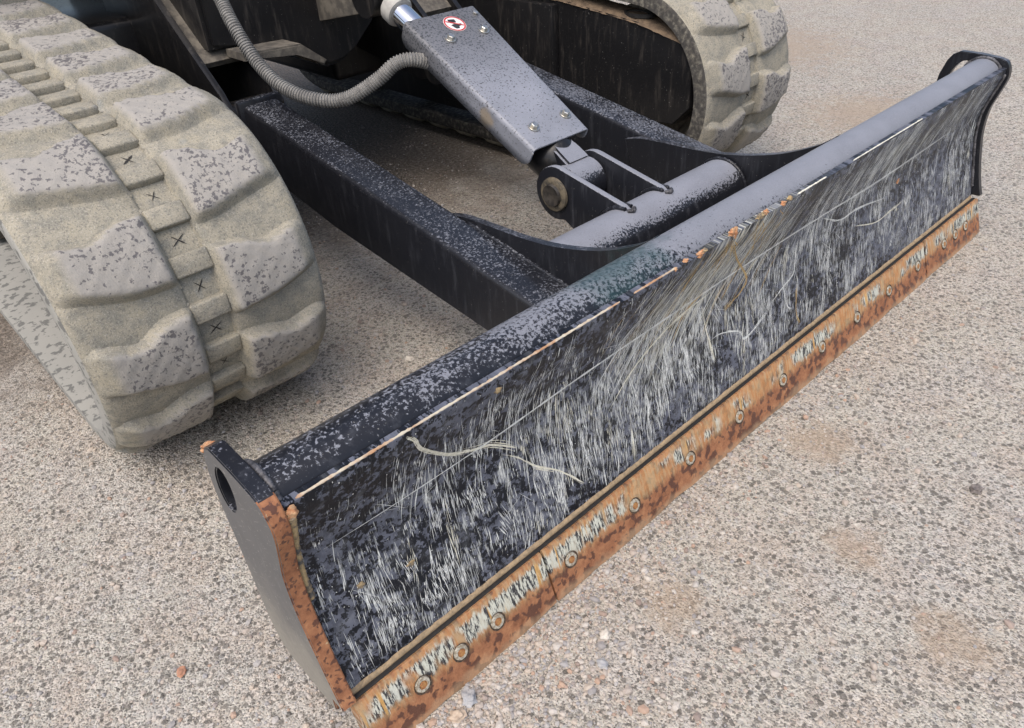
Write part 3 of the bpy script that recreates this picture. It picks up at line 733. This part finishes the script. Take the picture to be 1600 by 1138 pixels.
# ---- corrugated hose
P = catmull([(.66, 1.47, .80), (.650, 1.40, .72), (.647, 1.35, .666), (.639, 1.30, .618), (.644, 1.24, .548), (.658, 1.17, .499), (.694, 1.10, .473), (.747, 1.05, .469), (.808, 1.0, .505), (.845, .972, .536), (.880, .952, .540), (.925, .940, .522), (.96, .935, .50)], 24)
seg = np.r_[0, np.cumsum(np.linalg.norm(np.diff(P, axis=0), axis=1))]
npt = int(seg[-1] / .0016); sl = np.linspace(0, seg[-1], npt); Q = np.stack([np.interp(sl, seg, P[:, k]) for k in range(3)], 1)
bm = bmesh.new(); prev = None; nrm = Vector((0, 0, 1))
for i in range(npt):
    d = Vector(Q[min(i + 1, npt - 1)] - Q[max(i - 1, 0)]).normalized(); nrm = (nrm - d * nrm.dot(d)).normalized(); bi = d.cross(nrm)
    r = .0160 if (i % 4) in (0, 1) else .0134
    ring = [bm.verts.new(Vector(Q[i]) + (nrm * math.cos(t) + bi * math.sin(t)) * r) for t in np.linspace(0, 2 * math.pi, 17)[:-1]]
    if prev:
        for k in range(16): bm.faces.new((prev[k], prev[(k + 1) % 16], ring[(k + 1) % 16], ring[k]))
    prev = ring
from_bm('corrugated_hose', bm, 'hose', EX, 20)

# ------------------------------------------------------------------ dozer blade
MP = [(.058, .414), (.060, .395), (.072, .355), (.083, .31), (.083, .262), (.075, .215), (.061, .155), (.052, .115), (.0475, .089), (.044, .060), (.030, .025)]
prof = catmull(MP, 10); PL = np.r_[0, np.cumsum(np.linalg.norm(np.diff(prof, axis=0), axis=1))]
def S(u, v, off=0.):
    v = np.clip(v, 0, PL[-1]); y = np.interp(v, PL, prof[:, 0]); z = np.interp(v, PL, prof[:, 1])
    y2 = np.interp(v + .002, PL, prof[:, 0]); z2 = np.interp(v + .002, PL, prof[:, 1]); y1 = np.interp(v - .002, PL, prof[:, 0]); z1 = np.interp(v - .002, PL, prof[:, 1])
    ty, tz = y2 - y1, z2 - z1; l = np.hypot(ty, tz) + 1e-12; ny, nz = tz / l, -ty / l      # pointing forward (-Y)
    return np.stack([np.asarray(u, float) + 0 * y, y + off * ny, z + off * nz], -1)
XA, XB = .006, W - .006
us = np.linspace(XA, XB, 160); nv = len(prof)
V = np.concatenate([S(np.full(nv, u), PL) for u in us]); Vb = V.copy(); Vb = np.concatenate([S(np.full(nv, u), PL, -.012) for u in us])
# slight dents in the thin plate
def wob(V): V[:, 1] += .0016 * np.sin(V[:, 0] * 7 + 1) * np.sin(V[:, 2] * 16) + .001 * np.sin(V[:, 0] * 19 + V[:, 2] * 11)
F = []; nu = len(us); N = nu * nv
for i in range(nu - 1):
    for j in range(nv - 1):
        a = i * nv + j; F.append((a, a + 1, a + nv + 1, a + nv)); F.append((N + a, N + a + nv, N + a + nv + 1, N + a + 1))
    a = i * nv; F.append((a, a + nv, N + a + nv, N + a)); a = i * nv + nv - 1; F.append((a, N + a, N + a + nv, a + nv))
bl = from_np('dozer_blade', np.concatenate([V, Vb]), F, 'moldboard', EX, 50)
bl['label'] = 'curved black moldboard covered in pale scratches'
uvl = bl.data.uv_layers.new(name='UVMap'); li = np.zeros(len(bl.data.loops), int); bl.data.loops.foreach_get('vertex_index', li)
base = li % N; uvd = np.stack([us[base // nv], PL[base % nv]], 1).astype(np.float32); uvl.data.foreach_set('uv', uvd.ravel())
# rounded top tube
bm = bmesh.new(); n_ = 40
bm_lathe(bm, (XA, .1085, .388), (1, 0, 0), [(k * (XB - XA) / n_, .043) for k in range(n_ + 1)], 48)
tt = from_bm('top_tube', bm, 'paint_tube', bl, 50)
# stiffening box behind the moldboard
bm = bmesh.new(); bm_extrude_x(bm, [(.075, .10), (.17, .10), (.17, .24), (.10, .26)], XA + .002, XB - .002, .004); from_bm('back_box', bm, 'paint', bl)

# end plates with lifting slot
PLT = catmull([(.078, .434), (.062, .428), (.052, .410), (.050, .388), (.059, .352), (.069, .312), (.069, .262), (.061, .215), (.046, .155), (.034, .118), (.026, .098)], 5)
outer = [tuple(q) for q in PLT] + [(.050, .0975), (.052, .070), (.165, .070), (.180, .076), (.193, .10), (.198, .13), (.203, .25), (.209, .350), (.206, .380), (.196, .414), (.186, .430), (.170, .439), (.12, .438)]
hole = [(.161 + .021 * math.cos(t) - .010 * math.sin(t), .383 + .037 * math.sin(t)) for t in np.linspace(0, 2 * math.pi, 21)[:-1]]
for mir in (False, True):
    x0, x1 = (-.014, .0058) if not mir else (W - .0058, W + .014)
    bm = bmesh.new(); bm_extrude_x(bm, outer, x0, x1, 0, hole=hole)
    bmesh.ops.recalc_face_normals(bm, faces=bm.faces[:])
    # mild unevenness and a small bevel on the rim
    es = [e for e in bm.edges if len(e.link_faces) == 2 and e.calc_face_angle(0) > 1.2]
    bmesh.ops.bevel(bm, geom=es, offset=.0016, segments=2, affect='EDGES')
    bm.normal_update()
    for f in bm.faces:
        n = f.normal; c = f.calc_center_median()
        if abs(n.x) > .8: f.material_index = 0 if (n.x < 0) != mir else 1
        elif n.y < -.15 and c.y < .09 and c.z < .430: f.material_index = 2 if not mir else 1
        else: f.material_index = 1
    o = from_bm('end_plate', bm, ['plate', 'paint', 'rust'], bl, 30)
    o['label'] = 'black end plate with a lifting slot at the far end of the blade' if mir else 'grey end plate with rusty front rim at the near end of the blade'
# rusty tip of the near plate, weld along its inner face
def lump(name, c, sz, mat, parent, seed, sub=3):
    rg = random.Random(seed); bm = bmesh.new(); bmesh.ops.create_icosphere(bm, subdivisions=sub, radius=1)
    ph = [rg.uniform(0, 6.28) for _ in range(6)]
    for v in bm.verts:
        d = 1 + .22 * math.sin(4 * v.co.x + ph[0]) * math.sin(5 * v.co.y + ph[1]) + .18 * math.sin(7 * v.co.z + ph[2] + 3 * v.co.x) + .10 * math.sin(13 * v.co.x + ph[3]) * math.sin(11 * v.co.z + ph[4]) + rg.uniform(-.07, .07)
        v.co = Vector((v.co.x * sz[0] * d + c[0], v.co.y * sz[1] * d + c[1], v.co.z * sz[2] * d + c[2]))
    return from_bm(name, bm, mat, parent, 60)
lump('rust_flake', (-.006, .1925, .4225), (.0088, .0062, .0060), 'rust_flake', bl, 1)
lump('rust_flake', (.012, .056, .404), (.007, .004, .008), 'rust_flake', bl, 2)
bead('weld_bead', [tuple(S(np.array(.010), np.array(v), .003)) for v in np.linspace(.012, .17, 9)], .0052, 'weld', bl, 3)
bead('weld_bead', [tuple(S(np.array(W - .010), np.array(v), .003)) for v in np.linspace(.012, .30, 12)], .0032, 'weld_black', bl, 4)
bead('weld_bead', [(.010, .1085 + .045 * math.cos(t), .388 + .045 * math.sin(t)) for t in np.linspace(.1, 2.6, 9)], .004, 'weld_black', tt, 6)
bead('weld_bead', [(W - .010, .1085 + .045 * math.cos(t), .388 + .045 * math.sin(t)) for t in np.linspace(.1, 2.6, 9)], .004, 'weld_black', tt, 8)

# cutting edge in three lengths, plough bolts, soil caught behind the edge
SP = W / 12.95
tx = lambda t: (t + 2.475) * SP
HE, YE = .089, .031
ln = math.hypot(HE, YE); ed = (YE / ln, HE / ln); en = (HE / ln, -YE / ln)     # up along the face, back into the blade
for x0, x1, lab in ((0, tx(-.3) - .002, 'short rusty cutting edge at the near end'), (tx(-.3) + .002, tx(8.3) - .003, 'long rusty middle cutting edge'), (tx(8.3) + .003, W, 'short rusty cutting edge at the far end')):
    bm = bmesh.new(); nx = max(8, int((x1 - x0) / .012)); rows = []
    for i in range(nx + 1):
        x = x0 + (x1 - x0) * i / nx; wv = .0016 * math.sin(x * 23) + .0012 * math.sin(x * 61 + 1) + random.uniform(-.0006, .0006)
        sec = [(0., .0 + wv), (0., .04), (0., ln - .0022), (.0018, ln), (.0165, ln), (.0165, .03), (.006, .001 + wv)]
        rows.append([bm.verts.new((x, q * ed[0] + d * en[0], .001 + q * ed[1] + d * en[1])) for d, q in sec])
    k = 7
    for A, B in zip(rows, rows[1:]):
        for j in range(k): bm.faces.new((A[j], A[(j + 1) % k], B[(j + 1) % k], B[j]))
    bm.faces.new(rows[0]); bm.faces.new(rows[-1][::-1])
    ce = from_bm('cutting_edge', bm, 'edge', bl, 40); ce['label'] = lab
    me = ce.data; ul = me.uv_layers.new(name='UVMap')
    for lp in me.loops:
        c = me.vertices[lp.vertex_index].co; ul.data[lp.index].uv = (c.x, c.z / HE)
# dirt strip and dark joint on top of the edge
bm = bmesh.new(); rows = []
for i in range(260):
    x = .008 + (W - .016) * i / 259; a = random.uniform(-.0008, .0008); b = random.uniform(-.0008, .0012)
    rows.append([bm.verts.new((x, y, z)) for y, z in ((.0430 + a, .082), (.0436 + a, .0905 + b * .5), (.0460, .0935 + b), (.0500, .0950 + b), (.0505, .082))])
for A, B in zip(rows, rows[1:]):
    for j in range(4): bm.faces.new((A[j], A[j + 1], B[j + 1], B[j]))
from_bm('soil_strip', bm, 'soil', bl, 50)
bm = bmesh.new(); bm_box(bm, (.002, .0362, .0835), (W - .002, .0430, .0902), .0012, 1); from_bm('joint_strip', bm, 'black_gap', bl)
# plough bolts
def plow():
    bm = bmesh.new()
    def disc(r0, r1, z0, z1, mi, seg=22):
        A = [bm.verts.new((r0 * math.cos(t), r0 * math.sin(t), z0)) for t in np.linspace(0, 2 * math.pi, seg + 1)[:-1]]
        if r1 <= 0: f = bm.faces.new(A); f.material_index = mi; return
        B = [bm.verts.new((r1 * math.cos(t), r1 * math.sin(t), z1)) for t in np.linspace(0, 2 * math.pi, seg + 1)[:-1]]
        for i in range(seg): f = bm.faces.new((A[i], A[(i + 1) % seg], B[(i + 1) % seg], B[i])); f.material_index = mi
    disc(.0138, .0114, .0008, -.0010, 1); disc(.0114, .0106, -.0010, .0012, 0); disc(.0106, .0062, .0012, .0015, 0); disc(.0062, .0055, .0015, .0006, 2); disc(.0055, .0048, .0006, .0018, 2, 6); disc(.0048, 0, .0018, 0, 2, 6)
    me = bpy.data.meshes.new('bolt'); bm.to_mesh(me); bm.free(); smooth_by(me, 40); return me
pm = plow()
nvec = Vector((0, -en[0], -en[1])); upv = Vector((0, ed[0], ed[1])); xb_ = upv.cross(nvec)
bas = Matrix((xb_, upv, nvec)).transposed(); qz = .047 / ed[1]
for t in (-1.88, -1.447, -1, 0, 1, 2, 3, 4, 5, 6, 7, 8, 9, 9.45, 9.88):
    o = link('bolt', pm, ['bolt_steel', 'bolt_gap', 'bolt_rust'], bl)
    o.location = (tx(t), qz * ed[0], .001 + qz * ed[1]); o.location += nvec * .0012
    o.rotation_euler = (bas @ Matrix.Rotation(random.uniform(0, 6), 3, 'Z')).to_euler()

# scratches: thin scored ribbons lying on the plate
class Rib:
    def __init__(s): s.V = []; s.F = []; s.mi = []
    def add(s, pts, w, mi, jag=.25, taper=True, off=.0005):
        pts = np.asarray(pts, float); n = len(pts)
        d = np.gradient(pts, axis=0); l = np.hypot(d[:, 0], d[:, 1]) + 1e-9; nn = np.stack([-d[:, 1] / l, d[:, 0] / l], 1)
        ww = w * .5 * (1 + rng.uniform(-jag, jag, n))
        if taper: ww = ww * np.clip(np.minimum(np.linspace(0, 1, n), np.linspace(1, 0, n)) * 3 + .08, 0, 1)
        a = pts + nn * ww[:, None]; b = pts - nn * ww[:, None]
        i0 = len(s.V); A = S(a[:, 0], a[:, 1], off); B = S(b[:, 0], b[:, 1], off)
        for k in range(n): s.V.append(A[k]); s.V.append(B[k])
        for k in range(n - 1): s.F.append((i0 + 2 * k, i0 + 2 * k + 1, i0 + 2 * k + 3, i0 + 2 * k + 2)); s.mi.append(mi)
    def build(s, name, parent, mats, tag=None):
        return from_np(name, s.V, s.F, mats, parent, 0, tag, s.mi)
SC = ['scratch', 'scratch_tan', 'scratch_ochre']
VM = .325
rb = Rib()
blobs = [(rng.uniform(.02, 1.95), rng.uniform(.03, .31), rng.uniform(.03, .12), rng.uniform(.02, .06), rng.uniform(.4, 1)) for _ in range(90)]
def dens(u, v):
    d = .10
    for (a, b, c, e, k) in blobs: d += k * .55 * math.exp(-((u - a) / c) ** 2 - ((v - b) / e) ** 2)
    d += .7 * math.exp(-((u - .55) / .35) ** 2 - ((v - .2) / .06) ** 2) + .8 * math.exp(-((u - .10) / .08) ** 2 - ((v - .27) / .04) ** 2) + .5 * math.exp(-((u - .3) / .06) ** 2 - ((v - .21) / .05) ** 2)
    d *= (.35 if (u < .5 and v < .08) else 1)
    return min(d, 1.2)
cnt = 0
while cnt < 680:
    u = rng.uniform(.02, W - .02); v = rng.uniform(.004, VM)
    if rng.random() * 1.2 > dens(u, v): continue
    cnt += 1
    R_ = float(sm(np.array((u - .5) / .9))); upz = float(sm(np.array(1 - v / .16)))
    sl = .10 * rng.standard_normal() - (.6 + .2 * rng.standard_normal()) * R_ * upz - .04 + (.28 * rng.standard_normal() if rng.random() < .16 else 0)
    k = int(rng.integers(4, 24)); spread = rng.uniform(.002, .011); mi = 0 if rng.random() < .93 else 1
    Lm = rng.uniform(.007, .030) * (1.7 if rng.random() < .15 else 1) * (1.3 if R_ * upz > .4 else 1)
    for _ in range(k):
        L_ = Lm * rng.uniform(.4, 1.5); uc = u + spread * rng.standard_normal(); vc = v + .7 * Lm * rng.standard_normal()
        s2 = sl + .05 * rng.standard_normal(); w = rng.uniform(.0003, .0009) * (2.0 if rng.random() < .06 else 1)
        t = np.linspace(-.5, .5, 4); vv = np.clip(vc + t * L_, .003, VM); uu = np.clip(uc + s2 * t * L_, .012, W - .012)
        rb.add(np.stack([uu, vv], 1), w, mi, .4)
# stray crossing scratches
for _ in range(110):
    u = rng.uniform(.03, W - .05); v = rng.uniform(.03, .30); an = rng.uniform(-1.3, 1.3); L_ = rng.uniform(.015, .07)
    t = np.linspace(-.5, .5, 6); uu = np.clip(u + math.sin(an) * t * L_, .012, W - .012); vv = np.clip(v + math.cos(an) * t * L_, .003, VM)
    rb.add(np.stack([uu, vv], 1), rng.uniform(.0003, .0007), 0)
# tiny chips
for _ in range(900):
    u = rng.uniform(.02, W - .02); v = rng.uniform(.004, VM); L_ = rng.uniform(.001, .003)
    rb.add(np.array([(u, v - L_ / 2), (u + rng.uniform(-.0006, .0006), v), (u, v + L_ / 2)]), rng.uniform(.0008, .002), 0, .5)
# ochre and cream bundle dragged down and left from the top of the plate
for _ in range(210):
    u0 = rng.uniform(.60, 1.0) + .03 * rng.standard_normal(); v0 = rng.uniform(.002, .10); L_ = rng.uniform(.02, .11)
    k = rng.uniform(.6, 1.25); bend = rng.uniform(-.006, .006); t = np.linspace(0, 1, 9)
    uu = u0 - k * L_ * t + bend * np.sin(3.1 * t); vv = np.clip(v0 + L_ * t, .003, .3)
    rb.add(np.stack([uu, vv], 1), rng.uniform(.0004, .0014), rng.choice([0, 0, 0, 1, 1, 1, 1, 2]), .5)
for _ in range(26):      # rusty runs below the chipped lip
    u0 = rng.choice([.72, .80, .81, .89, .90, .96]) + .012 * rng.standard_normal(); v0 = rng.uniform(.002, .02); L_ = rng.uniform(.02, .09); k = rng.uniform(-.3, .9); t = np.linspace(0, 1, 8)
    rb.add(np.stack([u0 - k * L_ * t + .006 * np.sin(5 * t + u0 * 90), v0 + L_ * t], 1), rng.uniform(.0008, .0024), 2, .6)
for _ in range(220):
    u0 = rng.uniform(1.0, 1.88); v0 = rng.uniform(.002, .07); L_ = rng.uniform(.02, .08); k = rng.uniform(.5, .9); t = np.linspace(0, 1, 6)
    rb.add(np.stack([u0 - k * L_ * t, v0 + L_ * t], 1), rng.uniform(.0003, .0008), 0 if rng.random() < .7 else 1)
rb.build('scratches', bl, SC, {'kind': 'stuff'})
TR_ = {
 'a': ([(.042, .1156), (.145, .1188), (.3, .1183), (.457, .1111), (.657, .1064), (.945, .1032), (1.149, .1068), (1.416, .1132), (1.781, .1068)], .0034, 0),
 'b': ([(.160, .004), (.17, .016), (.183, .0448), (.227, .0916), (.263, .1128), (.299, .126), (.341, .1586)], .0075, 1),
 'c': ([(.314, .1539), (.34, .1746), (.367, .2072), (.41, .2424), (.451, .2911)], .0040, 1),
 'e1': ([(1.085, .1031), (1.082, .1526), (1.078, .1906), (1.041, .2049), (.995, .221)], .004, 0),
 'e2': ([(1.041, .1461), (1.038, .1943), (1.049, .2479), (1.065, .2628)], .003, 0),
 'e3': ([(1.088, .22), (1.08, .2721), (1.093, .3083)], .004, 2),
 'f': ([(.788, .2091), (.831, .209), (.886, .2316), (.898, .2512), (.94, .2456), (.984, .2307)], .0042, 0),
 'g': ([(.694, .161), (.736, .1159), (.797, .1014)], .003, 2),
 'h': ([(.778, .1305), (.792, .1922), (.806, .2548)], .0045, 1),
 'i': ([(1.31, .1806), (1.416, .2091), (1.487, .2086), (1.558, .2039)], .0036, 1),
 'j': ([(1.174, .1159), (1.252, .1467), (1.323, .1478), (1.46, .1678)], .0036, 0),
 'k': ([(.797, .0035), (.847, .0634), (.909, .1313), (.896, .1551), (.844, .1702)], .0055, 2),
 'k2': ([(.93, .006), (.90, .05), (.875, .10), (.83, .15)], .004, 2),
 'm': ([(.52, .21), (.60, .16), (.70, .125), (.80, .115)], .0045, 1),
}
for key, (pts, w, mi) in TR_.items():
    r2 = Rib(); c = catmull(pts, 16)
    r2.add(c, w * (.75 if key == 'a' else .35), 0, .6, off=.0008)
    for _ in range(int(8 + w * 2500)):
        o_ = rng.normal(0, .36, 2) * w; a_ = int(rng.integers(0, len(c) - 8)); b_ = min(len(c), a_ + int(rng.integers(7, max(9, len(c) // 2))))
        r2.add(c[a_:b_] + o_, min(.0016, w * rng.uniform(.08, .28)), 0, .6, off=.0008 + .0001 * rng.random())
    r2.build('scrape_mark', bl, [SC[mi]])
# cream and rusty line where the plate meets the tube
def crease(x0, x1, w, mat, seed):
    rg = np.random.default_rng(seed); n = int((x1 - x0) / .004); bm = bmesh.new(); rows = []
    for i in range(n + 1):
        x = x0 + (x1 - x0) * i / n; k = 1 if 0 < i < n else .2; r = w * (.6 + .8 * rg.random()) * k
        y, z = .0600, .4140
        rows.append([bm.verts.new((x, y - r * .5, z - r * .9)), bm.verts.new((x, y - r * .5, z + .0004 + .001 * rg.random())), bm.verts.new((x, y + r * .75, z + .0010 + .001 * rg.random())), bm.verts.new((x, y + r * .9, z - .002))])
    for A, B in zip(rows, rows[1:]):
        for j in range(3): bm.faces.new((A[j], A[j + 1], B[j + 1], B[j]))
    return from_bm('paint_chip_line', bm, mat, bl, 50)
crease(.022, .17, .0024, 'cream_line', 1); crease(.17, .53, .0022, 'cream_line', 2)
crease(.56, .66, .0018, 'cream_line', 3); crease(1.0, 1.10, .0018, 'scratch_tan', 4); crease(1.2, 1.5, .0014, 'scratch_tan', 5)
for i, (u, a, b) in enumerate(((.718, .010, .006), (.728, .006, .004), (.803, .009, .008), (.81, .006, .012), (.885, .012, .007), (.90, .006, .006), (.955, .008, .006), (.975, .006, .007), (.68, .006, .003), (.655, .004, .003))):
    lump('rust_flake', (u, .060, .4135 + (i % 3) * .002), (a, .0035, b * .8), 'rust_flake' if i % 3 != 1 else 'weld', bl, 40 + i)
for i, (u, v) in enumerate(((.14, .22), (.30, .02), (1.52, .15), (.07, .2))):
    p_ = S(np.array(u), np.array(v), .0002); lump('rust_flake', p_, (.006, .0012, .006), 'weld' if i != 2 else 'rust_flake', bl, 60 + i)

# ------------------------------------------------------------------ gravel and loose stones
def stone_template(sub=1):
    bm = bmesh.new(); bmesh.ops.create_icosphere(bm, subdivisions=sub, radius=1); v = np.array([q.co[:] for q in bm.verts]); f = np.array([[q.index for q in g.verts] for g in bm.faces]); bm.free(); return v, f
tv, tf_ = stone_template(1)
def gravel(n):
    pts = []
    while len(pts) < n:
        k = rng.random()
        if k < .18: x, y = min(1.9, rng.exponential(.45) - .1), -abs(rng.normal(0, .05)) - .004        # washed up along the cutting edge
        elif k < .5: x, y = rng.normal(.08, .22), rng.normal(-.12, .2)
        elif k < .74: x, y = rng.uniform(-.6, .62), rng.uniform(-.1, 1.2)
        elif k < .85: x, y = rng.uniform(.4, 1.6), rng.uniform(.35, 2.2)
        else: x, y = rng.uniform(-.5, 1.6), rng.uniform(-.9, .0)
        if 0 < x < W and -.003 < y < .08: continue
        if -.02 < x < .39 and y > .84: continue
        pts.append((x, y))
    V = np.empty((n, len(tv), 3)); tone = np.empty((n, len(tv)), np.float32)
    for i, (x, y) in enumerate(pts):
        s = min(.0065, .0010 + rng.exponential(.0010)); d = np.array([rng.uniform(.8, 1.4), rng.uniform(.7, 1.1), rng.uniform(.5, .8)]) * s
        v = tv * (1 + rng.uniform(-.22, .22, (len(tv), 1))) * d; a = rng.uniform(0, 6.28); c, q = math.cos(a), math.sin(a)
        V[i, :, 0] = v[:, 0] * c - v[:, 1] * q + x; V[i, :, 1] = v[:, 0] * q + v[:, 1] * c + y; V[i, :, 2] = v[:, 2] + d[2] * .45
        tone[i] = rng.random()
    F = (tf_[None] + (np.arange(n) * len(tv))[:, None, None]).reshape(-1, 3)
    me = bpy.data.meshes.new('gravel'); me.from_pydata(V.reshape(-1, 3).tolist(), [], F.tolist())
    at = me.attributes.new('tone', 'FLOAT', 'POINT'); at.data.foreach_set('value', tone.ravel())
    return link('gravel', me, 'pebble', tag={'kind': 'stuff', 'label': 'loose fine gravel scattered over the yard', 'category': 'gravel'})
gravel(24000)
mat_simple('stone_dark', (.13, .115, .11), (.24, .21, .19), .8, 0, 130, .5, .3)
mat_simple('stone_grey', (.30, .31, .33), (.40, .40, .40), .9, 0, 130, .5, .3)
mat_simple('stone_tan', (.50, .41, .32), (.40, .32, .25), .9, 0, 130, .5, .3)
mat_simple('stone_pale', (.60, .56, .50), (.48, .44, .39), .9, 0, 130, .5, .3)
mat_simple('stone_red', (.42, .22, .14), (.36, .20, .14), .9, 0, 130, .5, .3)
for i, (x, y, s, mt, lab) in enumerate((
    (.984, -.353, .0088, 'stone_dark', 'dark brown pebble alone on the open ground right of the blade'),
    (.135, -.020, .0100, 'stone_grey', 'blue grey stone touching the cutting edge near its lower left end'),
    (.108, -.028, .0085, 'stone_tan', 'tan stone in front of the cutting edge below the blue grey stone'),
    (-.128, .306, .0062, 'stone_red', 'small reddish stone on the gravel left of the near end plate'),
    (.572, .686, .0075, 'stone_pale', 'pale stone on the ground between the near track and blade arm'),
    (.336, -.088, .0075, 'stone_pale', 'whitish pebble in the gravel below the joint of the cutting edge'),
    (.30, -.115, .0068, 'stone_grey', 'grey pebble in the gravel a little below the whitish pebble'))):
    o = lump('stone', (0, 0, 0), (s * 1.25, s * .95, s * .7), mt, None, 80 + i); o.location = (x, y, s * .5); o.rotation_euler = (0, 0, i * 1.3)
    o['label'] = lab; o['category'] = 'stone'; o['group'] = 'loose stones on the yard'
